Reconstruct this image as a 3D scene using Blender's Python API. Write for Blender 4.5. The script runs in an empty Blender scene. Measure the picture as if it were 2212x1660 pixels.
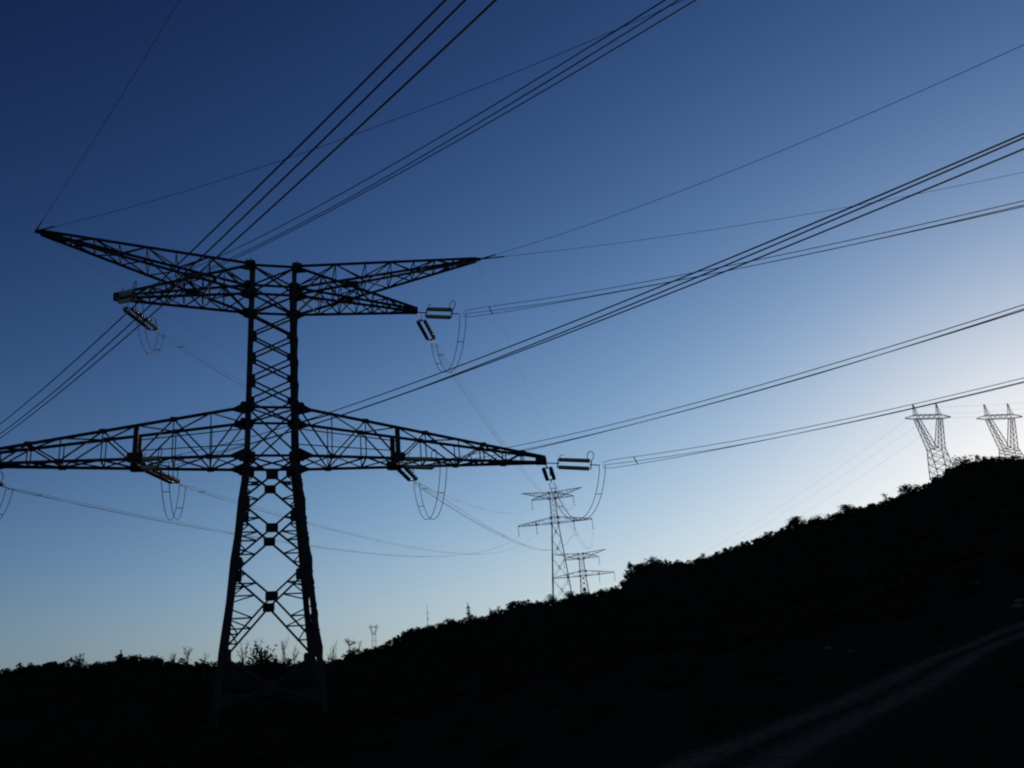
import bpy, math, random
import numpy as np
from mathutils import Vector, Matrix

# ------------------------------------------------------------------ camera
PITCH, ROLL, FPX, PW, PH = 0.3564, 0.0911, 1935.35, 2212.0, 1660.0
_F = Vector((0, math.cos(PITCH), math.sin(PITCH)))
_r = Vector((1, 0, 0)); _u = _r.cross(_F)
_R = math.cos(ROLL)*_r - math.sin(ROLL)*_u
_U = math.sin(ROLL)*_r + math.cos(ROLL)*_u
S = bpy.context.scene
C = S.collection
cam = bpy.data.objects.new('camera', bpy.data.cameras.new('camera')); C.objects.link(cam)
cam.matrix_world = Matrix(((_R.x, _U.x, -_F.x, 0), (_R.y, _U.y, -_F.y, 0), (_R.z, _U.z, -_F.z, 0), (0, 0, 0, 1)))
cam.data.sensor_width = 36.0
cam.data.lens = 36.0*FPX/PW
cam.data.clip_start = 0.1; cam.data.clip_end = 8000
S.camera = cam

# ------------------------------------------------------------------ sky and sun
SUN_AZ, SUN_EL = 32.5, 11.0                        # degrees; azimuth clockwise from +Y
w = bpy.data.worlds.new('World'); S.world = w; w.use_nodes = True
nt = w.node_tree; nt.nodes.clear()
sky = nt.nodes.new('ShaderNodeTexSky'); sky.sky_type = 'NISHITA'; sky.sun_disc = False
sky.sun_elevation = math.radians(SUN_EL); sky.sun_rotation = math.radians(SUN_AZ)
sky.altitude = 300; sky.air_density = 1.2; sky.dust_density = 0.15; sky.ozone_density = 4.0
bg = nt.nodes.new('ShaderNodeBackground'); bg.inputs['Strength'].default_value = 0.1
wo = nt.nodes.new('ShaderNodeOutputWorld')
# the camera's contrasty, slightly cross-mixed colour response to that sky, with a highlight roll-off
def mnode(op, a, b):
    n = nt.nodes.new('ShaderNodeMath'); n.operation = op
    for i, x in enumerate((a, b)):
        if isinstance(x, (int, float)): n.inputs[i].default_value = x
        else: nt.links.new(x, n.inputs[i])
    return n.outputs[0]
sep = nt.nodes.new('ShaderNodeSeparateXYZ'); com = nt.nodes.new('ShaderNodeCombineXYZ'); nt.links.new(sky.outputs[0], sep.inputs[0])
rad = [mnode('MAXIMUM', mnode('MULTIPLY', sep.outputs[i], 0.1), 1e-3) for i in range(3)]
for i, (e0, e1, e2, k_) in enumerate(((2.113, -1.461, 2.759, 2.645), (0.632, 0.093, 2.352, 2.072), (0.017, -0.214, 2.824, 1.536))):
    y = mnode('MULTIPLY', mnode('MULTIPLY', mnode('POWER', rad[0], e0), mnode('POWER', rad[1], e1)), mnode('MULTIPLY', mnode('POWER', rad[2], e2), math.exp(k_)))
    o_ = mnode('DIVIDE', y, mnode('ADD', mnode('MULTIPLY', y, 1/1.4), 1.0))
    nt.links.new(mnode('MULTIPLY', o_, 10.0), com.inputs[i])
nt.links.new(com.outputs[0], bg.inputs['Color'])
nt.links.new(bg.outputs[0], wo.inputs['Surface'])
sl = bpy.data.lights.new('sun', 'SUN'); sl.energy = 3.0; sl.angle = math.radians(0.5); sl.color = (1, 0.86, 0.66)
so = bpy.data.objects.new('sun', sl); C.objects.link(so)
_sd = Vector((math.sin(math.radians(SUN_AZ))*math.cos(math.radians(SUN_EL)),
              math.cos(math.radians(SUN_AZ))*math.cos(math.radians(SUN_EL)), math.sin(math.radians(SUN_EL))))
so.rotation_euler = _sd.to_track_quat('Z', 'Y').to_euler()
S.view_settings.view_transform = 'Standard'; S.view_settings.look = 'None'
S.view_settings.exposure = 0.07; S.view_settings.gamma = 1.0
S.cycles.filter_width = 2.1

# ------------------------------------------------------------------ helpers
def ray(px, py):                                   # a pixel of the 2212-wide photograph as a direction
    v = _R*((px-PW/2)/FPX) + _U*((PH/2-py)/FPX) + _F
    return v

def at(px, py, dist):                              # the point on that ray at a horizontal distance
    v = ray(px, py); return v*(dist/math.hypot(v.x, v.y))

def azel(px, py):
    v = ray(px, py)
    return math.degrees(math.atan2(v.x, v.y)), math.degrees(math.atan2(v.z, math.hypot(v.x, v.y)))

def mat(name, rgb, rough=0.6, metal=0.0, var=0.35, scale=6.0, spec=0.5, trans=0.0):
    m = bpy.data.materials.new(name); m.use_nodes = True
    n = m.node_tree.nodes; l = m.node_tree.links; b = n['Principled BSDF']
    tc = n.new('ShaderNodeTexCoord'); nz = n.new('ShaderNodeTexNoise'); nz.inputs['Scale'].default_value = scale
    nz.inputs['Detail'].default_value = 5
    mx = n.new('ShaderNodeMix'); mx.data_type = 'RGBA'
    mx.inputs['A'].default_value = (*[c*(1-var) for c in rgb], 1); mx.inputs['B'].default_value = (*[min(1, c*(1+var)) for c in rgb], 1)
    l.new(tc.outputs['Object'], nz.inputs['Vector']); l.new(nz.outputs['Fac'], mx.inputs['Factor'])
    l.new(mx.outputs['Result'], b.inputs['Base Color'])
    b.inputs['Roughness'].default_value = rough; b.inputs['Metallic'].default_value = metal
    b.inputs['Specular IOR Level'].default_value = spec; b.inputs['Transmission Weight'].default_value = trans
    return m

M = {
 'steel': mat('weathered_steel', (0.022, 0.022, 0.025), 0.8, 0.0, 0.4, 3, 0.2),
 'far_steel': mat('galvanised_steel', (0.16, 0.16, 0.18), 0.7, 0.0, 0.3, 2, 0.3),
 'wire': mat('aluminium_wire', (0.04, 0.04, 0.05), 0.7, 0.0, 0.2, 1, 0.2),
 'glass': mat('insulator_glass', (0.14, 0.130, 0.085), 0.2, 0.0, 0.1, 4, 0.6, 0.0),
 'fitting': mat('dark_fitting', (0.06, 0.06, 0.065), 0.6, 0.0, 0.3, 8, 0.3),
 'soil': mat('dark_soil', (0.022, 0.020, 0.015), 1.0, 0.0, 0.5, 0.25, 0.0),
 'dirt': mat('pale_dirt', (0.105, 0.078, 0.056), 1.0, 0.0, 0.55, 2.5, 0.0),
 'verge': mat('grassy_verge', (0.035, 0.034, 0.024), 1.0, 0.0, 0.5, 1.5, 0.0),
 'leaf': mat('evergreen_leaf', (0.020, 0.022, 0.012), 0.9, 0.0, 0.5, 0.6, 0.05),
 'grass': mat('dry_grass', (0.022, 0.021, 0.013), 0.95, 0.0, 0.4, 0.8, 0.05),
 'bark': mat('bark', (0.03, 0.026, 0.021), 0.95, 0.0, 0.4, 5, 0.05),
 'rock': mat('pale_rock', (0.08, 0.076, 0.072), 0.95, 0.0, 0.3, 1.5, 0.1),
 'concrete': mat('concrete', (0.07, 0.068, 0.064), 0.95, 0.0, 0.25, 3, 0.1),
}

def perp(d, ref=None):
    d = d.normalized()
    r = Vector(ref) if ref is not None else Vector((0, 0, 1))
    if abs(d.dot(r)) > 0.98: r = Vector((1, 0, 0)) if abs(d.x) < 0.9 else Vector((0, 1, 0))
    a = r.cross(d).normalized(); b = d.cross(a).normalized()
    return a, b

class MB:
    def __init__(s): s.v = []; s.f = []; s.mi = []
    def prism(s, p, q, prof, ref=None):            # a closed profile (a, b offsets) swept from p to q
        p, q = Vector(p), Vector(q); a, b = perp(q-p, ref); n = len(prof); i = len(s.v)
        for o in (p, q):
            for x, y in prof: s.v.append(tuple(o + a*x + b*y))
        for k in range(n): s.f.append((i+k, i+(k+1) % n, i+n+(k+1) % n, i+n+k))
        s.f.append(tuple(range(i+n-1, i-1, -1))); s.f.append(tuple(range(i+n, i+2*n)))
    def tri(s, a, b, c, t=.05):                    # a thin triangular plate in the plane of one face
        i = len(s.v)
        for y in (-t/2, t/2):
            for p in (a, b, c): s.v.append((p[0], p[1]+y, p[2]))
        s.f += [(i, i+1, i+2), (i+5, i+4, i+3), (i, i+3, i+4, i+1), (i+1, i+4, i+5, i+2), (i+2, i+5, i+3, i)]
    def bar(s, p, q, w, h=None, ref=None):
        w /= 2; h = w if h is None else h/2
        s.prism(p, q, [(-w, -h), (w, -h), (w, h), (-w, h)], ref)
    def angle(s, p, q, w, t, sx, sy, ref):         # an L section: two flanges running the ways sx and sy
        pr = [(0, 0), (w*sx, 0), (w*sx, t*sy), (t*sx, t*sy), (t*sx, w*sy), (0, w*sy)]
        if sx*sy < 0: pr = pr[::-1]
        s.prism(p, q, pr, ref)
    def plate(s, c, du, dv, w, h, t):              # a thin plate centred on c, spanned by du and dv
        du = Vector(du).normalized(); dv = Vector(dv).normalized(); n = du.cross(dv).normalized(); c = Vector(c)
        i = len(s.v); k = 0.72
        out = [(-w, -h*k), (-w*k, -h), (w*k, -h), (w, -h*k), (w, h*k), (w*k, h), (-w*k, h), (-w, h*k)]
        for z in (-t/2, t/2):
            for x, y in out: s.v.append(tuple(c + du*x/2 + dv*y/2 + n*z))
        for j in range(8): s.f.append((i+j, i+(j+1) % 8, i+8+(j+1) % 8, i+8+j))
        s.f.append(tuple(range(i+7, i-1, -1))); s.f.append(tuple(range(i+8, i+16)))
    def tube(s, pts, rad, n=6, caps=True):
        pts = [Vector(p) for p in pts]; m = len(pts); i = len(s.v)
        rad = rad if hasattr(rad, '__len__') else [rad]*m
        a = None
        for j in range(m):
            d = pts[min(j+1, m-1)] - pts[max(j-1, 0)]
            if d.length < 1e-9: d = Vector((0, 0, 1))
            if a is None: a, b = perp(d)
            else:
                dn = d.normalized(); a = (a - dn*a.dot(dn))
                if a.length < 1e-6: a, b = perp(d)
                a = a.normalized(); b = dn.cross(a).normalized()
            for k in range(n):
                t = 2*math.pi*k/n; s.v.append(tuple(pts[j] + a*(math.cos(t)*rad[j]) + b*(math.sin(t)*rad[j])))
        for j in range(m-1):
            for k in range(n):
                s.f.append((i+j*n+k, i+j*n+(k+1) % n, i+(j+1)*n+(k+1) % n, i+(j+1)*n+k))
        if caps:
            s.f.append(tuple(range(i+n-1, i-1, -1))); s.f.append(tuple(range(i+(m-1)*n, i+m*n)))
    def build(s, name, m, parent=None, smooth=False, loc=None):
        me = bpy.data.meshes.new(name); me.from_pydata(s.v, [], s.f); me.update()
        for x in (m if isinstance(m, (list, tuple)) else [m]): me.materials.append(x)
        if s.mi: me.polygons.foreach_set('material_index', s.mi)
        if smooth: me.polygons.foreach_set('use_smooth', [True]*len(me.polygons))
        o = bpy.data.objects.new(name, me); C.objects.link(o)
        if parent is not None: o.parent = parent
        if loc is not None: o.location = loc
        return o

def quads(name, V, m, parent=None):                # many separate quads from an (n,4,3) array, one mesh
    n = len(V); me = bpy.data.meshes.new(name)
    me.vertices.add(n*4); me.vertices.foreach_set('co', np.asarray(V, dtype=np.float32).ravel())
    me.loops.add(n*4); me.loops.foreach_set('vertex_index', np.arange(n*4, dtype=np.int32))
    me.polygons.add(n); me.polygons.foreach_set('loop_start', np.arange(n, dtype=np.int32)*4)
    me.polygons.foreach_set('loop_total', np.full(n, 4, dtype=np.int32))
    me.update(calc_edges=True); me.validate(); me.materials.append(m)
    o = bpy.data.objects.new(name, me); C.objects.link(o)
    if parent is not None: o.parent = parent
    return o

def thing(name, label, cat, loc=(0, 0, 0), rotz=0.0, group=None):
    o = bpy.data.objects.new(name, None); C.objects.link(o); o.empty_display_size = 0.5
    o.location = loc; o.rotation_euler = (0, 0, rotz); o['label'] = label; o['category'] = cat
    if group: o['group'] = group
    return o

def copy_tree(o, parent=None):
    c = o.copy(); C.objects.link(c)
    if parent is not None: c.parent = parent; c.matrix_parent_inverse = o.matrix_parent_inverse
    for ch in [x for x in bpy.data.objects if x.parent == o]: copy_tree(ch, c)
    return c

# ------------------------------------------------------------------ terrain
SKYLINE = [(0,1448),(40,1440),(80,1432),(110,1425),(150,1431),(200,1433),(240,1428),(260,1421),(300,1418),(330,1418),(370,1426),(410,1431),
 (470,1433),(530,1433),(600,1428),(660,1431),(700,1428),(740,1420),(780,1402),(815,1395),(830,1386),(850,1380),(880,1360),(900,1353),
 (940,1348),(970,1341),(1010,1335),(1050,1326),(1085,1316),(1100,1301),(1120,1298),(1180,1297),(1203,1292),(1230,1288),(1260,1279),
 (1300,1275),(1340,1262),(1352,1238),(1370,1226),(1400,1216),(1440,1212),(1470,1212),(1500,1208),(1540,1197),(1580,1180),(1610,1168),
 (1650,1155),(1690,1140),(1710,1129),(1750,1121),(1790,1113),(1830,1099),(1860,1090),(1910,1080),(1950,1061),(2000,1041),(2030,1021),
 (2060,1006),(2100,991),(2150,986),(2212,985)]
_az = []; _el = []
for p in SKYLINE:
    a, e = azel(*p); _az.append(a); _el.append(e)
AZK = [-180, -120, -70, -45] + _az + [40, 60, 90, 130, 180]
ELK = [2.0, 2.0, 3.0, 4.2] + _el + [11.6, 9.0, 5.0, 2.5, 2.0]
def ridge_r(a): return np.interp(a, [-180, -60, -30, -18, -11, -7, -2, 10, 30, 60, 120, 180], [200, 180, 140, 130, 150, 330, 370, 400, 460, 420, 260, 200])
def ridge_veg(a): return np.interp(a, [-30, -12, -6, 30], [0.9, 1.0, 2.2, 2.4])
def hnoise(x, y):
    return (np.sin(x*.11+1.3)*np.cos(y*.13+.4) + .6*np.sin(x*.23+y*.19+2.1) + .4*np.sin(x*.41-y*.37+.7))
def ground(x, y):
    x = np.asarray(x, float); y = np.asarray(y, float)
    r = np.hypot(x, y); a = np.degrees(np.arctan2(x, y))
    R = ridge_r(a); zr = R*np.tan(np.radians(np.interp(a, AZK, ELK))) - ridge_veg(a)
    t = np.clip((r-19)/(R-19), 0, 1)
    z = -1.6 + (zr+1.6)*t**1.35
    far = zr + (r-R)*np.tan(np.radians(np.interp(a, AZK, ELK)-0.75))
    z = np.where(r > R, far, z)
    return z + hnoise(x, y)*.10*np.clip((r-14)/60, 0, 1)*np.clip((R*1.02-r)/(.25*R), 0.05, 1)
def gz(x, y): return float(ground(x, y))
def ground_hit(px, py):
    v = ray(px, py); v = v/math.hypot(v.x, v.y); s = 4.0
    while s < 2500:
        if v.z*s < gz(v.x*s, v.y*s): return Vector((v.x*s, v.y*s, v.z*s))
        s *= 1.004
    return v*2500

def build_terrain():
    azs = np.concatenate([np.arange(-180, -34, 3.0), np.arange(-34, 36, 0.35), np.arange(36, 180, 3.0)])
    rs = [0.0, 1.0, 2.0]
    while rs[-1] < 2600: rs.append(rs[-1]*1.035+0.05)
    rs = np.array(rs)
    A, Rr = np.meshgrid(np.radians(azs), rs[1:])
    X = Rr*np.sin(A); Y = Rr*np.cos(A); Z = ground(X, Y)
    nr, na = X.shape
    V = [(0, 0, -1.6)] + list(zip(X.ravel().tolist(), Y.ravel().tolist(), Z.ravel().tolist()))
    F = []
    for j in range(na): F.append((0, 1+(j+1) % na, 1+j))
    for i in range(nr-1):
        for j in range(na):
            k = (j+1) % na
            F.append((1+i*na+j, 1+i*na+k, 1+(i+1)*na+k, 1+(i+1)*na+j))
    b = MB(); b.v = V; b.f = F
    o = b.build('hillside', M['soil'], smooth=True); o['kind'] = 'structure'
build_terrain()

def build_track():
    px = [(1500, 1700), (1580, 1660), (1640, 1628), (1710, 1596), (1810, 1550), (1917, 1503), (2010, 1455), (2083, 1416), (2186, 1373), (2260, 1350), (2330, 1338)]
    P = [ground_hit(*p) for p in px]
    d0 = (P[0]-P[1]).normalized(); P = [P[0]+d0*18, P[0]+d0*9] + P
    pts = []
    for i in range(len(P)-1):
        for k in range(8):
            t = k/8; p0, p1, p2, p3 = P[max(i-1, 0)], P[i], P[i+1], P[min(i+2, len(P)-1)]
            pts.append(0.5*((2*p1) + (p2-p0)*t + (2*p0-5*p1+4*p2-p3)*t*t + (3*p1-p0-3*p2+p3)*t**3))
    b = MB(); us = list(np.linspace(-2.5, 2.5, 21)); wear = []; rng = random.Random(4)
    for i, p in enumerate(pts):
        d = pts[min(i+1, len(pts)-1)] - pts[max(i-1, 0)]; n = Vector((d.y, -d.x, 0)).normalized()
        for u in us:
            q = p + n*u; edge = max(0, 1-abs(u)/2.5)
            rut = math.exp(-((abs(u)-1.05)/.62)**2)                 # two wheel ruts with a grassy strip between
            b.v.append((q.x, q.y, gz(q.x, q.y) + .02 + .09*min(1, edge*5) - .03*rut)); wear.append(min(1, .15*min(1, edge*3) + rut))
    m = len(us)
    for i in range(len(pts)-1):
        for j in range(m-1): b.f.append((i*m+j, i*m+j+1, (i+1)*m+j+1, (i+1)*m+j))
    o = b.build('dirt_track', M['dirt'], smooth=True); o['kind'] = 'structure'
    at_ = o.data.attributes.new('wear', 'FLOAT', 'POINT'); at_.data.foreach_set('value', wear)
    t = M['dirt'].node_tree; n_, l_ = t.nodes, t.links; bs = n_['Principled BSDF']; base = bs.inputs['Base Color'].links[0].from_socket
    ga = n_.new('ShaderNodeAttribute'); ga.attribute_name = 'wear'
    nz = n_.new('ShaderNodeTexNoise'); nz.inputs['Scale'].default_value = 2.2; nz.inputs['Detail'].default_value = 8; nz.inputs['Roughness'].default_value = .7
    tc = n_.new('ShaderNodeTexCoord'); l_.new(tc.outputs['Object'], nz.inputs['Vector'])
    ad = n_.new('ShaderNodeMath'); ad.operation = 'ADD'; l_.new(ga.outputs['Fac'], ad.inputs[0]); sc = n_.new('ShaderNodeMath'); sc.operation = 'MULTIPLY_ADD'; sc.inputs[1].default_value = 2.2; sc.inputs[2].default_value = -.6; l_.new(nz.outputs['Fac'], sc.inputs[0]); l_.new(sc.outputs[0], ad.inputs[1])
    mr = n_.new('ShaderNodeMapRange'); mr.inputs['From Min'].default_value = .75; mr.inputs['From Max'].default_value = 1.6; l_.new(ad.outputs[0], mr.inputs['Value'])
    mx = n_.new('ShaderNodeMix'); mx.data_type = 'RGBA'; mx.inputs['A'].default_value = (.028, .026, .019, 1)
    l_.new(mr.outputs[0], mx.inputs['Factor']); l_.new(base, mx.inputs['B']); l_.new(mx.outputs['Result'], bs.inputs['Base Color'])
    return pts
TRACK = build_track()

def build_gravel():
    rng = np.random.default_rng(8); b = MB()
    for i in range(2600):
        k = rng.integers(0, len(TRACK)-1); p = TRACK[k].lerp(TRACK[k+1], rng.random()); d = (TRACK[k+1]-TRACK[k]).normalized()
        u = rng.normal()*.75; q = p + Vector((d.y, -d.x, 0))*u; r = rng.uniform(.01, .032)
        z = gz(q.x, q.y)+.09; i0 = len(b.v); a = rng.uniform(.6, 1.3, 6)*r
        b.v += [(q.x+a[0], q.y, z), (q.x, q.y+a[1], z), (q.x-a[2], q.y, z), (q.x, q.y-a[3], z), (q.x, q.y, z+a[4]*.8), (q.x, q.y, z-a[5])]
        for x, y in ((0, 1), (1, 2), (2, 3), (3, 0)): b.f += [(i0+x, i0+y, i0+4), (i0+y, i0+x, i0+5)]
    o = b.build('gravel', M['bark']); o['kind'] = 'stuff'
build_gravel()

# ------------------------------------------------------------------ lattice towers
def face_pt(side, s, b, z):                        # a point on one of the four faces: s runs -1..1 along it
    return {0: (s*b, -b, z), 1: (b, s*b, z), 2: (-s*b, b, z), 3: (-b, -s*b, z)}[side]

def danube_tower(name, label, loc, rotz, q, steel, fine=True, group=None):
    """Two-level lattice pylon: q holds its heights above the base and arm lengths."""
    root = thing(name, label, 'pylon', loc, rotz, group)
    zC, zB, zLt, zLb = q['zC'], q['zB'], q['zLt'], q['zLb']
    a1, a2, sl_ = q['a1'], q['a2'], q['slope']
    def hw(z): return a1 + (a2-a1)*(z-zLb)/(zC-zLb) if z >= zLb else a1 + sl_*(zLb-z)
    k = q.get('k', 1.0)                            # member thickness
    for su in (-1, 1):                             # four corner legs
        for sv in (-1, 1):
            b = MB()
            for z0, z1, w_ in ((-1.1 if fine else 0, zLb, .38*k), (zLb, zC+.15, .32*k)):
                p = Vector((su*hw(z0), sv*hw(z0), z0)); t = Vector((su*hw(z1), sv*hw(z1), z1))
                a, c = perp(t-p, (1, 0, 0))
                b.angle(p, t, w_, .06*k, 1 if a.y*sv < 0 else -1, 1 if c.x*su < 0 else -1, (1, 0, 0))
            b.build('leg', steel, root)
            if fine:
                f = MB(); h0 = hw(-.9); c_, s_ = math.cos(rotz), math.sin(rotz); gl = gz(loc[0]+su*h0*c_-sv*h0*s_, loc[1]+su*h0*s_+sv*h0*c_)-loc[2]+.05
                f.prism((su*h0, sv*h0, gl-1.2), (su*h0, sv*h0, gl), [(-.45, -.45), (.45, -.45), (.45, .45), (-.45, .45)])
                f.build('footing', M['concrete'], root)
    nodes = q['nodes']                             # leg-node heights below the lower arm; X panels between them
    for side in range(4):                          # each face's bracing with its gusset plates
        br = gp = MB()
        du = Vector(face_pt(side, 1, 1, 0)) - Vector(face_pt(side, -1, 1, 0))
        for zt, zb, zc in nodes:
            bt, bb, bc = hw(zt), hw(zb), hw(zc); w_ = .17*k
            for s in (-1, 1):
                T = Vector(face_pt(side, s, bt, zt)); B = Vector(face_pt(side, s, bb, zb)); X = Vector(face_pt(side, 0, bc, zc))
                br.bar(T, X, w_, .12*k); br.bar(X, B, w_, .12*k)
                if fine:
                    for E, zs in ((T, zt), (B, zb)):   # redundant members filling the corner triangles
                        for f in (.34, .62):
                            m_ = E.lerp(X, f); h = hw(m_.z); L = Vector(face_pt(side, s, h, m_.z))
                            br.bar(m_, L, .09*k)
                            m2 = E.lerp(X, f*.5); zz = m_.z + (zc-m_.z)*.55
                            br.bar(m_, Vector(face_pt(side, s, hw(zz), zz)), .08*k)
                    gp.plate(T + Vector((0, 0, -.1)) - du.normalized()*s*.36, du, (0, 0, 1), .62*k, .8*k, .04)
            gp.plate((Vector(face_pt(side, 0, bc, zc))), du, (0, 0, 1), .78*k, .6*k, .05)
        zs = [zLb, zLt] + [zLt+(zB-zLt)*i/q['panels'] for i in range(1, q['panels']+1)] + [zC]
        for z0, z1 in zip(zs[:-1], zs[1:]):        # shaft lattice
            for s in (-1, 1):
                br.bar(face_pt(side, s, hw(z0), z0), face_pt(side, -s, hw(z1), z1), .13*k, .10*k)
            if fine:
                for s in (-1, 1):
                    gp.plate(Vector(face_pt(side, s, hw(z0), z0)) - du.normalized()*s*.28, du, (0, 0, 1), .55*k, .6*k, .04)
        for z in (zLb, zLt, zB, zC):
            br.bar(face_pt(side, -1, hw(z), z), face_pt(side, 1, hw(z), z), .15*k)
            for s in (-1, 1):
                gp.plate(Vector(face_pt(side, s, hw(z), z)) + du.normalized()*s*.05, du, (0, 0, 1), .72*k, .8*k, .05)
        br.build('face_bracing', steel, root)
    for z in (zLb, zLt, zB, zC):                   # plan bracing
        h = hw(z); br = MB()
        for p, t in (((-h, -h, z), (h, h, z)), ((-h, h, z-.03), (h, -h, z-.03))): br.bar(p, t, .10*k)
        br.build('plan_bracing', steel, root)

    def chord_pt(u, zs, u1, z1, h0, sv):            # from the shaft corner to the tip
        t = (u-h0)/(u1-h0); return Vector((u, sv*(h0+.02)*(1-t)+sv*.1*t, zs+(z1-zs)*t))
    for s in (-1, 1):                              # lower crossarm, one half each side
        m = MB(); L, zt = q['L'], q['zlt']; P = q['post']; hb, ht = hw(zLb), hw(zLt)
        def lo(u, sv): p = chord_pt(u, zLb, L, zt, hb, sv); p.x *= s; return p
        def up(u, sv): p = chord_pt(u, zLt, L, zt+.42, ht, sv); p.x *= s; return p
        top = MB()
        for sv in (-1, 1):
            m.bar(lo(hb, sv), lo(L, sv), .19*k, .17*k); m.bar(up(ht, sv), up(L, sv), .19*k, .17*k)
            seq = [(ht, 1), (q['L']*.195+.1, 0), (P*.735, 1), (P, 0), (L*.535, 1), (L*.66, 0), (L*.755, 1), (L*.84, 0), (L*.91, 1)]
            for (u0, k0), (u1, k1) in zip(seq[:-1], seq[1:]):
                A = up(u0, sv) if k0 else lo(u0, sv); B = up(u1, sv) if k1 else lo(u1, sv)
                m.bar(A, B, .13*k if u0 < P else .10*k, .09*k)
            for u, kk in seq[1:]:
                if fine: m.bar(lo(u, sv), up(u, sv), .07*k)
                if fine and u != P: m.plate(lo(u, sv) if not kk else up(u, sv), (1, 0, 0), (0, 0, 1), .5, .34, .05)
            m.bar(lo(P, sv), up(P, sv), .36*k, .30*k)
            for f_, h_, e_ in ((up, ht, 1), (lo, hb, -1)):
                a_, b_ = f_(h_, sv), f_(h_+1.15*k, sv); m.tri(a_+Vector((0, 0, .42*e_*k)), b_, a_-Vector((0, 0, .55*e_*k)))
            m.plate(lo(P, sv)+Vector((0, 0, .1)), (1, 0, 0), (0, 0, 1), 1.0*k, .7*k, .05)
            if fine:
                for f0, f1 in ((ht, P*.735), (P*.735, P)):
                    pa = lo(f0, sv).lerp(up(f0, sv), .55); pb = lo(f1, sv).lerp(up(f1, sv), .55); m.bar(pa, pb, .06)
        us = [hb, L*.195+.1, P*.735, P, L*.535, L*.66, L*.755, L*.84, L*.91]
        for i, (u0, u1) in enumerate(zip(us[:-1], us[1:])):
            e = 1 if i % 2 else -1
            m.bar(lo(u0, e), lo(u1, -e), .10*k); m.bar(up(max(u0, ht), -e), up(u1, e), .08*k); m.bar(lo(u1, -1), lo(u1, 1), .10*k)
            if fine: m.bar(lo(u0, -e)+Vector((0, 0, .05)), lo(u1, e)+Vector((0, 0, .05)), .07*k)
        m.bar(lo(L-.7, 0)+Vector((0, 0, .12)), lo(L+.05, 0)+Vector((0, 0, .12)), .42*k, .5*k)
        m.build('lower_crossarm', steel, root)
        # upper crossarm: the conductor arm and the rising earth-wire arm cross one another
        for part in ('conductor_arm', 'earth_wire_arm'):
            m = MB(); T = q['Lc'] if part == 'conductor_arm' else q['Le']
            zb1, zt1 = (q['zct'], q['zct']+.3) if part == 'conductor_arm' else (q['zet']-.2, q['zet'])
            hb, ht = hw(zB), hw(zC); off = 0.0 if part == 'conductor_arm' else .16
            def lo(u, sv):
                p = chord_pt(u, zB, T, zb1, hb, sv); p.x *= s; p.y += off*sv*(1-(u-hb)/(T-hb)); return p
            def up(u, sv):
                p = chord_pt(u, zC, T, zt1, ht, sv); p.x *= s; p.y += off*sv*(1-(u-ht)/(T-ht)); return p
            us = [hb+(T-hb)*f for f in (0, .2, .36, .5, .63, .75, .86, .95)]
            for sv in (-1, 1):
                m.bar(lo(hb, sv), lo(T, sv), .17*k, .15*k); m.bar(up(ht, sv), up(T, sv), .17*k, .15*k)
                for i, (u0, u1) in enumerate(zip(us[:-1], us[1:])):
                    A, B = (lo(u0, sv), up(u1, sv)) if i % 2 == 0 else (up(u0, sv), lo(u1, sv))
                    m.bar(A, B, .085*k)
                    if fine and i > 0: m.bar(lo(u0, sv), up(u0, sv), .06*k)
                if part == 'conductor_arm':
                    a_, b_ = lo(hb, sv), lo(hb+1.0*k, sv); m.tri(a_-Vector((0, 0, .5*k)), b_, a_+Vector((0, 0, .5*k)))
                    a_, b_ = up(ht, sv), up(ht+1.0*k, sv); m.tri(a_+Vector((0, 0, .2*k)), b_, a_-Vector((0, 0, .5*k)))
                if part == 'earth_wire_arm' and fine:
                    uc = hb + 4.0
                    m.plate(lo(uc, sv), (1, 0, .1), (0, 0, 1), 1.1, .55, .05)
            for i, (u0, u1) in enumerate(zip(us[:-1], us[1:])):
                e = 1 if i % 2 else -1
                m.bar(lo(u0, e), lo(u1, -e), .075*k); m.bar(up(max(u0, ht), -e), up(u1, e), .075*k)
                if fine: m.bar(lo(u1, -1), lo(u1, 1), .07*k); m.bar(up(u1, -1), up(u1, 1), .07*k)
            if part == 'conductor_arm':
                m.bar((s*(T-.55), 0, zb1+.14), (s*(T+.08), 0, zb1+.14), .4*k, .48*k)
            else:
                m.bar((s*(T-.5), 0, zt1-.08), (s*(T+.35), 0, zt1-.02), .2*k, .22*k)
            m.build(part, steel, root)
    return root

# ---- the big angle pylon
PSI = 0.3142; BASE = 1.75
TX, TY = -17.0575, 59.3798
q1 = dict(zC=32.4004-BASE, zB=30.0632-BASE, zLt=21.3933-BASE, zLb=17.9331-BASE, a1=1.7584, a2=1.6002, slope=.0976,
          L=20.0, zlt=17.85-BASE, post=8.655, Lc=10.74, zct=29.9515-BASE, Le=15.876, zet=34.97-BASE, panels=5, k=1.0,
          nodes=[(17.93-BASE, 14.75-BASE, 16.5476-BASE), (14.75-BASE, 10.75-BASE, 12.9143-BASE), (10.75-BASE, 5.1-BASE, 8.4852-BASE), (5.1-BASE, 0.1, 2.9-BASE+.2)])
danube_tower('lattice_pylon', 'huge black lattice pylon with two crossarm levels standing in front on the left', (TX, TY, BASE), PSI, q1, M['steel'])
def TW(u, v, z):                                   # point of the big pylon in world space
    c, s = math.cos(PSI), math.sin(PSI); return Vector((TX+u*c-v*s, TY+u*s+v*c, z))

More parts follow.
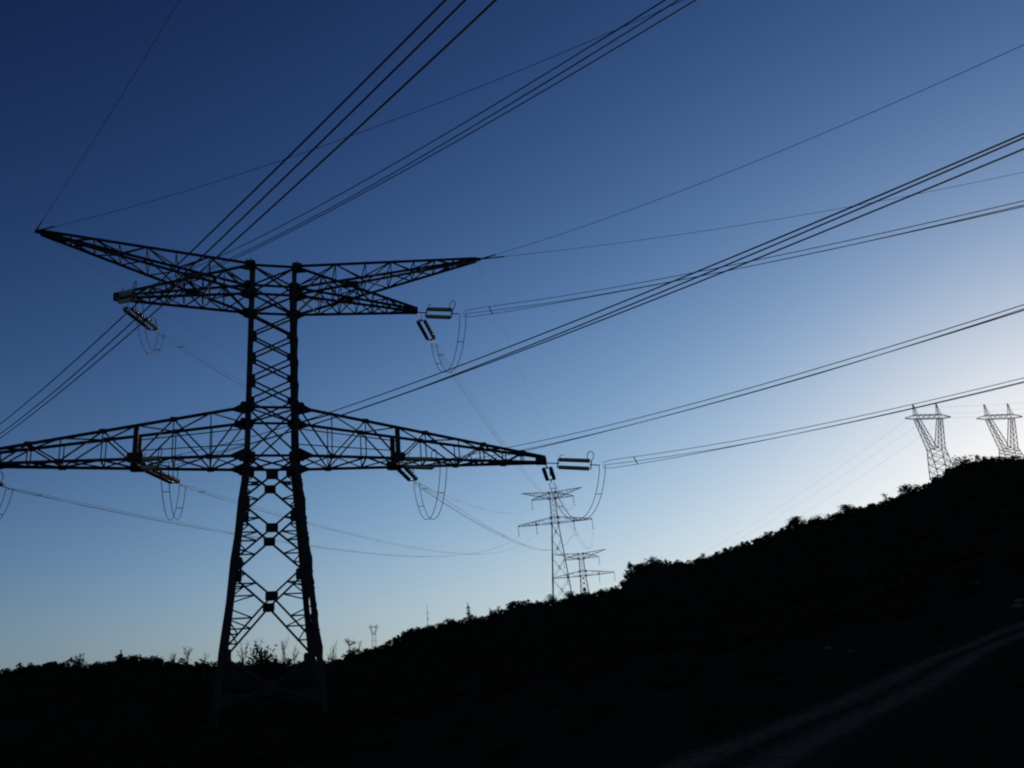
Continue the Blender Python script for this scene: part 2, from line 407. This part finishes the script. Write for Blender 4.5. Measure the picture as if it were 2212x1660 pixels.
# ---- the two grey pylons on the slope behind
def sky_tower(name, label, c_low, D, half, zl_px, zu_px, rot, group, base_el, scale_tip):
    a, el = azel(*c_low); z_low = D*math.tan(math.radians(el)); zu = D*math.tan(math.radians(azel(*zu_px)[1]))
    x, y = D*math.sin(math.radians(a)), D*math.cos(math.radians(a)); zb = gz(x, y) - .3
    H = z_low - zb; U = zu - zb; f = half/16.0
    q = dict(zC=U+2.6*f, zB=U, zLt=H+2.5*f, zLb=H, a1=1.5*f, a2=1.25*f, slope=.085, L=half, zlt=H+.05, post=half*.51, Lc=9.1*f, zct=U+.05,
             Le=12.9*f, zet=U+3.6*f, panels=4, k=0.85,
             nodes=[(H, H*.80, H*.89), (H*.80, H*.56, H*.68), (H*.56, H*.3, H*.44), (H*.3, .1, H*.16)])
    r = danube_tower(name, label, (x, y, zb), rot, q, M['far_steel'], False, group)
    return (x, y, zb, rot, q)
T2 = sky_tower('lattice_pylon', 'grey two-level pylon on the ridge, the taller of the overlapping pair beyond the big pylon', (1199, 1130.5), 384.0, 16.0, None, (1194, 1077), math.radians(-3.5), 'grey pylons on the ridge', 7.0, 1)
T3 = sky_tower('lattice_pylon', 'smaller grey pylon half sunk behind the ridge, right beside the taller grey one', ((1240+1130/5.1875)/1.15732, (1180+1350/5.1875)/1.15732), 468.0, 16.0, None, ((1240+1095/5.1875)/1.15732, (1180+1128/5.1875)/1.15732), math.radians(-5), 'grey pylons on the ridge', 7.0, 1)
def LW(t, u, v, z):                                # local point of one of those pylons in world space
    c, s = math.cos(t[3]), math.sin(t[3]); return Vector((t[0]+u*c-v*s, t[1]+u*s+v*c, t[2]+z))

# ---- V-shaped pylons
def v_tower(label, centre, rot, half, beam_z, depth, k, group, base):
    root = thing('v_shaped_pylon', label, 'pylon', base, rot, group)
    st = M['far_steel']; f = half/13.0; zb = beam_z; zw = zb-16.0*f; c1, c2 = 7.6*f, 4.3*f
    vb, vw, v0 = .9*f, 1.4*f, 3.4*f
    m = MB()                                       # horizontal beam
    for sv in (-1, 1):
        m.bar((-c1-.4, sv*vb, zb+depth), (c1+.4, sv*vb, zb+depth), .3*k)
        m.bar((-c1, sv*vb, zb), (c1, sv*vb, zb), .3*k)
        for s in (-1, 1):
            m.bar((s*c1, sv*vb, zb), (s*half, sv*.15, zb+.5), .28*k); m.bar((s*c1, sv*vb, zb+depth), (s*half, sv*.15, zb+.75), .28*k)
        n = 10
        for i in range(n):
            u0 = -c1+2*c1*i/n; u1 = -c1+2*c1*(i+1)/n
            m.bar((u0, sv*vb, zb if i % 2 else zb+depth), (u1, sv*vb, zb+depth if i % 2 else zb), .17*k)
    for i in range(11):
        u = -c1+2*c1*i/10; m.bar((u, -vb, zb+depth), (u, vb, zb+depth), .14*k); m.bar((u, -vb, zb), (u, vb, zb), .14*k)
    m.build('beam', st, root)
    for s in (-1, 1):
        e = MB(); ez = zb+depth+6.0*f
        for du in (-1, 1):
            for sv in (-1, 1): e.bar((s*(c1-1.1*f)+du*.8*f, sv*vb, zb+depth), (s*(c1-.9*f)+du*.12, sv*.1, ez), .24*k)
        for i in range(4):
            z0 = zb+depth+6.0*f*i/4; w0 = .8*f*(1-i/4)
            for sv in (-1, 1): e.bar((s*(c1-1.1*f)-w0, sv*vb*(1-i/4), z0), (s*(c1-1.0*f)+w0*.75, sv*vb*(1-(i+1)/4), z0+1.5*f), .14*k)
        e.build('peak', st, root)
        l = MB()                                   # one inclined column of the V
        for sv in (-1, 1):
            A, B = Vector((s*c1, sv*vb, zb)), Vector((s*c2, sv*vw, zw)); D, E_ = Vector((s*(c1-2.2*f), sv*vb, zb)), Vector((s*.15, sv*vw, zw))
            l.bar(A, B, .34*k); l.bar(D, E_, .34*k)
            n = 6
            for i in range(n):
                l.bar(A.lerp(B, i/n), D.lerp(E_, (i+1)/n), .17*k); l.bar(D.lerp(E_, i/n), A.lerp(B, (i+1)/n), .17*k)
        for i in range(5):
            t = i/5
            l.bar(Vector((s*c1, -vb, zb)).lerp(Vector((s*c2, -vw, zw)), t), Vector((s*c1, vb, zb)).lerp(Vector((s*c2, vw, zw)), t+.2), .15*k)
        l.build('column', st, root)
    b = MB()                                       # splayed base
    for s in (-1, 1):
        for sv in (-1, 1): b.bar((s*c2, sv*vw, zw), (s*5.2*f, sv*v0, 0), .36*k)
    n = 4
    for i in range(n):
        t0, t1 = i/n, (i+1)/n
        for sv in (-1, 1):
            P0 = lambda s, t: Vector((s*c2, sv*vw, zw)).lerp(Vector((s*5.2*f, sv*v0, 0)), t)
            b.bar(P0(-1, t0), P0(1, t1), .18*k); b.bar(P0(1, t0), P0(-1, t1), .18*k); b.bar(P0(-1, t0), P0(1, t0), .18*k)
        for s in (-1, 1):
            Q0 = lambda sv, t: Vector((s*c2, sv*vw, zw)).lerp(Vector((s*5.2*f, sv*v0, 0)), t)
            b.bar(Q0(-1, t0), Q0(1, t1), .18*k); b.bar(Q0(1, t0), Q0(-1, t1), .18*k)
    b.build('base_frame', st, root)
    return root
def place_v(label, bx, by, D, rot, half, k, group, depth=2.2):
    p = at(bx, by, D); g = gz(p.x, p.y)
    v_tower(label, None, rot, half, p.z-g, depth, k, group, (p.x, p.y, g))
    return p
VG = 'v-shaped pylons on the hilltop'
V1 = place_v('V-shaped grey pylon on the hilltop with its whole crossbeam in view', 2005, 905, 525.0, math.radians(12), 14.0, .9, VG)
V2 = place_v('V-shaped grey pylon on the hilltop at the right edge of the photo', 2160, 905, 545.0, math.radians(10), 14.0, .82, VG)
V3 = place_v('tiny far-off V-shaped pylon above the skyline just right of the big pylon foot', 807, 1356, 1900.0, math.radians(8), 11.5, 1.6, None, 2.0)

# ------------------------------------------------------------------ insulators, conductors, jumpers
def rotframe(d):                                   # rotation that turns local +X to direction d, local Y horizontal
    d = d.normalized(); y = Vector((0, 0, 1)).cross(d).normalized(); z = d.cross(y)
    return Matrix(((d.x, y.x, z.x), (d.y, y.y, z.y), (d.z, y.z, z.z))).to_euler()
def disc_profile(n, L, r):
    pts, rad = [], []
    for i in range(n):
        x = L*i/n; dx = L/n
        for f, rr in ((0.02, .3), (.30, .36), (.38, 1.0), (.66, .92), (.70, .32)): pts.append((x+dx*f, 0, 0)); rad.append(r*rr)
    return pts, rad
_strings = {}
def insulator(A, d, stacked, label, length=6.0):
    o = thing('insulator_string', label, 'insulator', A, 0, 'tension insulator strings on the big pylon')
    o.rotation_euler = rotframe(d); o.scale.x = length/6.0
    key = stacked
    if key not in _strings:
        lk = [MB(), MB()]; lk[0].tube([(0.05, 0, 0), (1.35, 0, 0)], .045, 6); lk[1].tube([(5.2, 0, 0), (5.98, 0, 0)], .04, 6)
        ax = Vector((0, 0, 1)) if stacked else Vector((0, 1, 0))
        yks = []
        for x, dirn in ((1.45, 1), (5.1, -1)):
            yk = MB(); yks.append(yk); yk.bar(Vector((x, 0, 0))-ax*.34, Vector((x, 0, 0))+ax*.34, .07, .05, (1, 0, 0))
            yk.bar(Vector((x-dirn*.12, 0, 0)), Vector((x+dirn*.1, 0, 0)), .16, .06)
        pp, rr = disc_profile(13, 3.3, .16); strs = []
        for s in (-1, 1):
            b = MB(); b.tube([Vector(p)+ax*(.28*s)+Vector((1.62, 0, 0)) for p in pp], rr, 12); strs.append(b)
        hn = [MB(), MB()]; hn[0].tube([(4.95+.34*math.sin(t), .0, .62+.34*math.cos(t)) for t in [math.pi+2*math.pi*i/20 for i in range(19)]], .03, 5)
        hn[1].tube([(1.5, 0, .05), (1.55, 0, .35), (1.7, 0, .62), (2.0, 0, .66)], .025, 5)
        _strings[key] = (lk, yks, strs, hn)
    lk, yks, strs, hn = _strings[key]
    for b in lk: b.build('link_rod', M['fitting'], o)
    for b in yks: b.build('yoke_plate', M['fitting'], o)
    for b in strs: b.build('disc_string', M['glass'], o, smooth=True)
    for b in hn: b.build('arcing_horn', M['fitting'], o)
    return o
# a bundle is three conductors round one axis
def bundle(E, th, b, c, S_, label, rad, n, group, pitch=55.0, first=3.2, phi=0.0, tw=0.0):
    o = thing('conductor_bundle', label, 'power line', E, 0, group)
    h = Vector((math.sin(th), math.cos(th), 0)); side = Vector((h.y, -h.x, 0))
    ss = [S_*(i/n)**1.3 for i in range(n+1)]
    def P(s): return h*s + Vector((0, 0, b*s+c*s*s))
    def off(j, s):                                 # three conductors in a row: upright at the clamp, turning level along the span
        a = math.radians(phi*math.exp(-s/8.0)); k = (j-1)*.275
        return side*(k*math.cos(a)) + Vector((0, 0, k*math.sin(a) + (min(.1, max(-.13, -.13+.0095*(s-28)))*min(1, s/10) if j == 1 else 0)))
    for j in range(3):
        m = MB(); m.tube([P(s) + off(j, s)*min(1, .55+s*.7) for s in ss], rad, 6); m.build('conductor', M['wire'], o, smooth=True)
    s = first
    while s < S_-4:
        m = MB(); q = [P(s)+off(j, s) for j in range(3)]
        for i in range(2): m.bar(q[i], q[i+1], .05, .04)
        m.build('spacer', M['fitting'], o); s += pitch if s > first else pitch*.7
    return o
def wire(A, pts, label, cat, rad, group=None, name='earth_wire'):
    m = MB(); m.tube([p-A for p in pts], rad, 5); o = m.build(name, M['wire'], smooth=True, loc=A)
    o['label'] = label; o['category'] = cat
    if group: o['group'] = group
    return o
NTH = math.radians(140.5); h_n = Vector((math.sin(NTH), math.cos(NTH), 0))
PHASES = {  # u, z, near span (b, c, slope of string), far pylon arm (u, level), jumper depth
 'upper left':  (-10.74, 29.9515, (-.33115, .00145, -.38389), ('Lc', -1), 2.7, 90, 0),
 'upper right': (10.74, 29.9515, (-.33521, .00113, -.44448), ('Lc', 1), 3.4, 90, 0),
 'outer left':  (-20.0, 17.85, (-.1967, .00104, -.23647), ('L', -1), 3.3, 90, 0),
 'inner left':  (-8.655, 17.9331, (-.20229, .00111, -.25959), ('post', -1), 3.0, 90, 0),
 'inner right': (8.655, 17.9331, (-.16655, .00142, -.2873), ('post', 1), 3.3, 90, 0),
 'outer right': (20.0, 17.85, (-.16943, .00165, -.3002), ('L', 1), 3.5, 90, 0)}
WH = {'upper left': 'the left tip of the upper crossarm', 'upper right': 'the right tip of the upper crossarm', 'outer left': 'the left tip of the lower crossarm',
      'inner left': 'the middle of the left lower crossarm', 'inner right': 'the middle of the right lower crossarm', 'outer right': 'the right tip of the lower crossarm'}
GN, GF, GJ = 'near-span conductor bundles', 'far-span conductor bundles', 'jumper loops under the big pylon'
q2 = T2[4]
for key, (u, z, (b, c, bi), (armk, sg), depth, phi, tw) in PHASES.items():
    A = TW(u, 0, z - .02)
    Ln = 6.0; En = A + h_n*Ln + Vector((0, 0, bi*Ln))
    insulator(A, En-A, True, 'dark insulators pulling camera-ward from ' + WH[key], Ln)
    bundle(En, NTH, b, c, 175.0, 'conductors swinging overhead to the right from ' + WH[key], .0185, 110, GN, 400.0, 3.2, phi, tw)
    zz = q2['zct'] if armk == 'Lc' else q2['zLb']
    B = LW(T2, sg*q2[armk], 0, zz - 4.0)
    dv = B - A; thf = math.atan2(dv.x, dv.y); hf = Vector((math.sin(thf), math.cos(thf), 0))
    bf = .088; Lf = 6.6; Ef = A + hf*Lf + Vector((0, 0, .012*Lf)); dv = B-Ef; thf = math.atan2(dv.x, dv.y); Sf = math.hypot(dv.x, dv.y); cf = (dv.z-bf*Sf)/Sf**2
    insulator(A, Ef-A, False, 'glinting insulators leading away toward the ridge from ' + WH[key], Lf)
    bundle(Ef, thf, bf, cf, Sf, 'faint conductors sagging away to the ridge from ' + WH[key], {'upper right': .018, 'inner right': .017, 'outer left': .014}.get(key, .010), 80, GF, 75.0)
    o = thing('jumper_loop', 'slack jumper loop hanging under ' + WH[key], 'jumper cable', En, 0, GJ)
    sd = (Ef-En); sd = Vector((sd.y, -sd.x, 0)).normalized()
    for off in (-.22, .22):
        m = MB(); pts = []
        for i in range(41):
            t = i/40; p = (Ef-En)*t + sd*off*(1 if True else 0); dd = depth*(1-abs(2*t-1)**2.2)**.75; pts.append(p + Vector((0, 0, -dd)))
        m.tube(pts, .024, 5); m.build('conductor', M['wire'], o, smooth=True)
    for t in (.12, .86):
        m = MB(); p = (Ef-En)*t + Vector((0, 0, -depth*(1-abs(2*t-1)**2.2)**.75)); m.bar(p-sd*.24, p+sd*.24, .04, .04); m.build('spacer', M['fitting'], o)

def para(A, th, b, c, S_, n=70):
    h = Vector((math.sin(th), math.cos(th), 0)); return [A + h*s + Vector((0, 0, b*s+c*s*s)) for s in [S_*i/n for i in range(n+1)]]
EG = 'earth wires at the pylon peaks'
for lab, u, th, b, c, S_, r in (
  ('thin earth wire rising steeply to the top edge from the left peak of the pylon', -15.876, NTH, -.15273, .00089, 170, .016),
  ('thin earth wire crossing behind the overhead bundles from the left peak', -15.876, 2.00713, -.16915, .0022, 100, .016),
  ('thin earth wire climbing to the right edge from the right peak, the upper of two', 15.876, NTH, -.28918, .00181, 170, .016),
  ('thin earth wire running to the right edge from the right peak, the lower of two', 15.876, 1.74533, -.0849, .00159, 100, .016)):
    A = TW(u*1.02, 0, 34.97); pp = para(A, th, b, c, S_, 140); o = wire(A, pp, lab, 'power line', r, EG)
    m = MB(); m.tube([p-A for p in para(A, th, b, c, 2.0, 6)], .055, 6); m.build('end_clamp', M['fitting'], o)
for sg, lab in ((-1, 'faint earth wire dropping away behind the big pylon from its left peak'), (1, 'faint earth wire dropping away to the ridge from the right peak')):
    A = TW(sg*15.876, 0, 34.85); B = LW(T2, sg*q2['Le'], 0, q2['zet']); dv = B-A; th = math.atan2(dv.x, dv.y); S_ = math.hypot(dv.x, dv.y); b = .10
    wire(A, para(A, th, b, (dv.z-b*S_)/S_**2, S_), lab, 'power line', .009, EG)

# suspension strings under the arms of the two ridge pylons
for t, nm in ((T2, 'taller'), (T3, 'smaller')):
    q = t[4]; f = q['L']/16.0
    for armk, sg, w_ in (('Lc', -1, 'left upper arm'), ('Lc', 1, 'right upper arm'), ('post', -1, 'left lower arm middle'), ('post', 1, 'right lower arm middle'),
                         ('L', -1, 'left lower arm tip'), ('L', 1, 'right lower arm tip')):
        A = LW(t, sg*q[armk], 0, q['zct'] if armk == 'Lc' else q['zLb'])
        pp, rr = disc_profile(10, 3.6, .19); m = MB(); m.tube([(p[1], p[2], -p[0]-.2) for p in pp], rr, 8)
        m.tube([(0, 0, 0), (0, 0, -.2)], .06, 5); m.bar((-.4, 0, -3.95), (.4, 0, -3.95), .14)
        o = m.build('suspension_insulator', M['fitting'], loc=A); o['label'] = 'small hanging insulator under the %s of the %s grey ridge pylon' % (w_, nm)
        o['category'] = 'insulator'; o['group'] = 'suspension insulators on the ridge pylons'

# wires of the V-shaped line: running down behind the hill to the left, and off to the right
LG = 'faint wires of the hilltop line'
for i, (px, py, qx, qy) in enumerate(((1958, 908, 1499, 1192), (2010, 900, 1528, 1190), (2050, 900, 1586, 1181))):
    A = at(px, py, 522.0+4*i); d = at(qx, qy+14, 900.0)
    pts = [A.lerp(d, k/30) - Vector((0, 0, 4*3.0*(k/30)*(1-k/30))) for k in range(31)]
    wire(A, pts, ['highest', 'middle', 'lowest'][i] + ' of three faint wires sloping down left from the V-shaped pylon', 'power line', .035, LG, 'overhead_wire')
for i, (px, py, qx, qy) in enumerate(((2050, 893, 2330, 868), (2048, 903, 2330, 880), (1990, 880, 2330, 858))):
    A = at(px, py, 526.0); d = at(qx, qy, 500.0)
    pts = [A.lerp(d, k/20) - Vector((0, 0, 4*1.2*(k/20)*(1-k/20))) for k in range(21)]
    wire(A, pts, ['middle', 'lowest', 'highest'][i] + ' of three faint wires leaving the V-shaped pylon for the right edge', 'power line', .03, LG, 'overhead_wire')

# ------------------------------------------------------------------ vegetation
rg = np.random.default_rng(11)
def leaf_quads(cent, size, rng, flat=0.6):
    n = len(cent); a = rng.normal(size=(n, 3)); a /= np.linalg.norm(a, axis=1)[:, None]
    b = np.cross(a, rng.normal(size=(n, 3))); b /= np.linalg.norm(b, axis=1)[:, None]
    s = (size*rng.uniform(.6, 1.3, n))[:, None]
    a = a*s; b = b*s*flat
    return np.stack([cent-a, cent+b*.8, cent+a, cent-b*.8], 1)
def clump_cloud(n, rx, rz, rng, lobes=6):          # points scattered through an uneven, lobed crown sitting on z = 0
    L = rng.normal(size=(lobes, 3))*np.array([.45*rx, .45*rx, .32*rz]) + np.array([0, 0, .55*rz]); sz = rng.uniform(.3, .6, lobes)
    i = rng.integers(0, lobes, n); p = rng.normal(size=(n, 3)); p /= np.linalg.norm(p, axis=1)[:, None]; p *= rng.uniform(.25, 1, n)[:, None]**.5
    c = L[i] + p*sz[i][:, None]*np.array([rx, rx, rz*.75]); c[:, 2] = np.abs(c[:, 2])
    return c
def build_scrub():
    Q = []; protos = []
    for k in range(14):
        c = clump_cloud(170, 1.0, 1.0, rg, 5); protos.append(leaf_quads(c, np.full(170, .17), rg))
    track = np.array([(p.x, p.y) for p in TRACK])
    def put(a, r, size, kx=1.0):
        x, y = r*math.sin(math.radians(a)), r*math.cos(math.radians(a))
        if np.min(np.hypot(track[:, 0]-x, track[:, 1]-y)) < 2.6+size*.7: return
        if math.hypot(x-TX, y-TY) < 2.0: return
        P = protos[rg.integers(14)]; t = rg.uniform(0, 6.28); c, s = math.cos(t), math.sin(t)
        z = gz(x, y); R_ = np.array([[c, -s, 0], [s, c, 0], [0, 0, 1]])
        W = (P @ R_.T)*np.array([size*kx, size*kx, size*rg.uniform(.7, 1.1)]) + np.array([x, y, z-.08*size]); Q.append(W)
    for a in np.arange(-34, 34, .16):              # dense belt along the ridge line
        a += rg.uniform(-.1, .1); R = float(ridge_r(a)); v = float(ridge_veg(a))
        for k in range(2): put(a, R*rg.uniform(.965, 1.012), v*rg.uniform(.45, 1.0)*(1.35 if rg.random() < .12 else 1), 1.15)
    for k in range(1900):                          # the slopes below
        a = rg.uniform(-36, 36); R = float(ridge_r(a)); r = R*rg.uniform(.12, 1)**.75
        if r < 34: continue
        put(a, r, float(ridge_veg(a))*rg.uniform(.35, .85), 1.3)
    for k in range(260):                           # nearer, around the pylon foot and beyond the camera's sides
        a = rg.uniform(-60, 60); r = rg.uniform(30, 110); put(a, r, rg.uniform(.3, .8), 1.3)
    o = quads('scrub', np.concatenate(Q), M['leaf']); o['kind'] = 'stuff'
build_scrub()
def build_grass():
    n = 16000; a = np.radians(rg.uniform(-45, 45, n)); r = 6+44*rg.random(n)**.8
    x, y = r*np.sin(a), r*np.cos(a); track = np.array([(p.x, p.y) for p in TRACK[::3]])
    d = np.min(np.hypot(track[:, 0][None]-x[:, None], track[:, 1][None]-y[:, None]), axis=1)
    k = d > 2.2; x, y = x[k], y[k]; n = len(x); z = ground(x, y)
    h = rg.uniform(.12, .42, n); w = rg.uniform(.015, .035, n); t = rg.uniform(0, 6.28, n); lx, ly = rg.normal(size=n)*.12, rg.normal(size=n)*.12
    p = np.stack([x, y, z-.03], 1); s = np.stack([np.cos(t)*w, np.sin(t)*w, 0*t], 1); tip = np.stack([x+lx, y+ly, z+h], 1)
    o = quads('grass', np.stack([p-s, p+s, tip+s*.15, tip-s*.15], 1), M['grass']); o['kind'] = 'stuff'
build_grass()

def tree(kind, label, px, py_top, py_base, dist, width_px, group='trees on the skyline', seed=0):
    """A skyline tree: trunk, limbs and a leafy crown of many small faces, standing on the slope at its own distance."""
    rng = np.random.default_rng(seed); b = at(px, py_base, dist); g = gz(b.x, b.y); top = at(px, py_top, dist).z
    h = max(1.2, top-g); w_ = max(.5, width_px/FPX*dist/2)
    names = {'conifer': ('conifer_tree', 'conifer'), 'round': ('broadleaf_tree', 'tree'), 'bush': ('bush', 'bush'), 'open': ('broadleaf_tree', 'tree'), 'bare': ('bare_sapling', 'sapling')}
    nm, cat = names[kind]; o = thing(nm, label, cat, (b.x, b.y, g-.15), 0, group); h += .15
    tr = MB(); lean = rng.normal(size=2)*.04*h
    ax = [Vector((lean[0]*t*t+.03*h*math.sin(3*t), lean[1]*t*t, h*t)) for t in np.linspace(0, .9 if kind != 'bush' else .6, 8)]
    r0 = (.018 if kind == 'bare' else .03)*h+.03
    tr.tube(ax, [r0*(1-.85*i/7) for i in range(8)], 6)
    cent = []; nb = {'conifer': 16, 'round': 12, 'bush': 9, 'open': 9, 'bare': 13}[kind]
    for i in range(nb):
        t = rng.uniform(.25, .95) if kind in ('round', 'open', 'bare') else rng.uniform(.1, .95)
        base = ax[min(7, int(t*7))]; ang = rng.uniform(0, 6.28)
        if kind == 'conifer': L = w_*(1.05-t)*1.15; up = L*.1
        elif kind == 'bare': L = w_*rng.uniform(.5, 1.0); up = h*rng.uniform(.12, .3)
        else: L = w_*rng.uniform(.45, .95)*(1-.3*abs(t-.5)); up = h*rng.uniform(.03, .2)
        e = base + Vector((math.cos(ang)*L, math.sin(ang)*L, min(up, h*1.0-base.z)))
        tr.tube([base, base.lerp(e, .5)+Vector((0, 0, .05*L)), e], [r0*.35, r0*.22, r0*.08], 4)
        cent.append((base, e, L))
        if kind == 'bare':
            for k in range(3):
                s = base.lerp(e, rng.uniform(.3, 1)); tr.tube([s, s+Vector((rng.normal()*.2*w_, rng.normal()*.2*w_, h*rng.uniform(.05, .16)))], [r0*.12, r0*.05], 3)
    tr.build('trunk', M['bark'], o)
    P = []
    nl = {'conifer': 60, 'round': 80, 'bush': 70, 'open': 42, 'bare': 5}[kind]
    for base, e, L in cent:
        ts = rng.uniform(.35 if kind != 'conifer' else .1, 1.05, nl)
        sp = {'conifer': .16, 'round': .30, 'bush': .32, 'open': .2, 'bare': .2}[kind]*w_
        c = np.array(base)[None]*(1-ts[:, None]) + np.array(e)[None]*ts[:, None] + rng.normal(size=(nl, 3))*sp*np.array([1, 1, .75]); P.append(c)
    if kind == 'conifer': P.append(np.stack([rng.normal(size=60)*.05*w_+lean[0], rng.normal(size=60)*.05*w_+lean[1], rng.uniform(.75, 1.0, 60)*h], 1))
    c = np.concatenate(P); c[:, 2] = np.clip(c[:, 2], .05, h)
    quads('crown', leaf_quads(c, np.full(len(c), max(.09, .085*w_ + .03*h*.3)), rng), M['leaf'], o)
    return o
RL = lambda px: float(ridge_r(azel(px, 1350)[0]))
for i, (kind, lab, px, pt, pb, w_, dist) in enumerate([
 ('open', 'pale thin-twigged round tree alone on the far left skyline', 172, 1408, 1434, 24, 126),
 ('bush', 'leaning dark bush on the left skyline right of the pale round tree', 208, 1419, 1436, 18, 124),
 ('conifer', 'small pointed conifer standing up from the left skyline', 257, 1405, 1428, 18, 124),
 ('bush', 'low broad bush on the left skyline beyond the pointed conifer', 338, 1405, 1424, 44, 122),
 ('bare', 'bare sapling on the left skyline just past the broad bush', 373, 1408, 1432, 16, 108),
 ('bare', 'tall bare twiggy sapling midway between broad bush and pylon', 403, 1396, 1436, 26, 105),
 ('bare', 'short bare sapling nearest left of the big pylon leg', 440, 1415, 1436, 18, 104),
 ('bare', 'wispy bare shrub just inside the left leg of the big pylon', 522, 1392, 1436, 30, 92),
 ('bare', 'bare twigs sprouting left of the leafy bush under the pylon', 545, 1385, 1436, 26, 96),
 ('round', 'leafy dark bush in the middle between the pylon legs', 568, 1391, 1440, 72, 95),
 ('bare', 'upright bare sapling right of the leafy bush between the pylon legs', 610, 1382, 1440, 20, 96),
 ('bare', 'thin bare sapling near the right leg inside the pylon', 634, 1395, 1438, 16, 98),
 ('bush', 'dark bush against the foot of the pylon right leg', 652, 1404, 1438, 36, 94),
 ('bare', 'bare upright sapling just outside the pylon right leg', 714, 1385, 1432, 16, 100),
 ('open', 'crooked open tree with a gap in its crown right of the pylon', 755, 1377, 1420, 34, 118),
 ('bush', 'rounded bush between the bare sapling and the crooked open tree', 731, 1396, 1428, 18, 114),
 ('bare', 'small twiggy sapling right of the crooked open tree', 776, 1386, 1412, 14, 122),
 ('bush', 'fuzzy bush on the slope below the tiny far-off pylon', 799, 1388, 1408, 18, 150),
 ('bush', 'small tuft of bush on the ridge beside the thin mast', 926, 1339, 1356, 16, 300),
 ('round', 'small round tree on the ridge midway from mast to lone conifer', 973, 1332, 1350, 16, 335),
 ('conifer', 'tall narrow conifer alone on the ridge between mast and grey pylons', 1014, 1302, 1344, 20, 345),
 ('bush', 'low spreading bush at the right foot of the lone ridge conifer', 1030, 1325, 1340, 20, 345),
 ('conifer', 'short pointed tree on the ridge right of the lone conifer', 1061, 1312, 1334, 12, 350),
 ('open', 'sparse see-through tree on the ridge before the flat-topped thicket', 1078, 1309, 1330, 15, 350),
 ('round', 'dark tree at the left foot of the taller grey pylon', 1190, 1286, 1306, 26, 372),
 ('round', 'dark tree on the ridge between the feet of the two grey pylons', 1232, 1279, 1300, 26, 374),
 ('conifer', 'small dark tree in front of the smaller grey pylon foot', 1264, 1268, 1290, 18, 376),
 ('bush', 'bush on the ridge right of the smaller grey pylon', 1296, 1268, 1284, 20, 378),
 ('conifer', 'tall ragged tree at the left end of the ridge thicket', 1364, 1213, 1262, 30, 380),
 ('round', 'broad tree second from the left in the ridge thicket', 1388, 1218, 1250, 30, 382),
 ('round', 'big domed tree in the middle of the ridge thicket', 1414, 1204, 1236, 38, 384),
 ('conifer', 'narrow tree at the right end of the ridge thicket', 1440, 1206, 1228, 16, 386),
 ('round', 'tree bulging from the right slope skyline at a third of the climb', 1716, 1118, 1140, 30, 420),
 ('bush', 'dark bush on the right slope skyline above the bulging tree', 1762, 1114, 1130, 32, 425),
 ('round', 'rounded tree on the right slope skyline halfway up', 1830, 1091, 1112, 30, 430),
 ('open', 'small lone tree poking from the right slope skyline', 1916, 1064, 1092, 16, 436),
 ('round', 'rounded tree on the right slope skyline left of the V-shaped pylon', 1962, 1048, 1070, 34, 440),
 ('bush', 'wide bush on the hilltop brow right of the V-shaped pylon', 2085, 989, 1006, 50, 450),
]):
    tree(kind, lab, px, pt, pb, dist, w_, seed=100+i)

# thin mast on the ridge
p = at(924, 1345, 318.0); g = gz(p.x, p.y); top = at(924, 1306, 318.0).z - g
o = thing('antenna_mast', 'thin pole mast with a small crossbar on the ridge left of the lone conifer', 'mast', (p.x, p.y, g-.2))
m = MB(); m.tube([(0, 0, 0), (0, 0, top*.6), (0, 0, top+.2)], [.11, .08, .05], 6); m.build('pole', M['far_steel'], o)
m = MB(); m.bar((-.55, 0, top*.72), (.55, 0, top*.72), .12); m.bar((-.3, 0, top*.5), (.3, 0, top*.5), .3, .3); m.build('crossbar', M['far_steel'], o)

# pale rocks on the right slope
for i, (px, py, sz, lab) in enumerate(((2204, 1302, .32, 'pale flat rock at the right edge of the slope, the upper of two'), (2200, 1314, .34, 'pale flat rock at the right edge of the slope, the lower of two'),
        (2101, 1264, .4, 'small pale rock alone high on the dark right slope'), (1790, 1406, .26, 'long pale rock half hidden in the dark slope above the track'), (1838, 1412, .15, 'little pale rock just right of the long pale rock'))):
    p = ground_hit(px, py); rng = np.random.default_rng(40+i); bm = bpy.data.meshes.new('rock')
    k = math.hypot(p.x, p.y)/90.0; b = MB(); nu, nv = 12, 7
    for a in range(nv+1):
        for c in range(nu):
            th, ph = math.pi*a/nv, 2*math.pi*c/nu; r = sz*(1+.16*math.sin(3*ph+i)+.12*math.cos(5*th+2*ph)+(.08*rng.normal() if 0 < a < nv else 0))
            b.v.append((1.5*r*math.sin(th)*math.cos(ph), r*math.sin(th)*math.sin(ph), .55*r*math.cos(th)))
    for a in range(nv):
        for c in range(nu): b.f.append((a*nu+c, (a+1)*nu+c, (a+1)*nu+(c+1) % nu, a*nu+(c+1) % nu))
    o = b.build('rock', M['rock'], loc=(p.x, p.y, p.z+.15)); o.scale = (k, k, k); o['label'] = lab; o['category'] = 'rock'; o['group'] = 'pale rocks on the right slope'
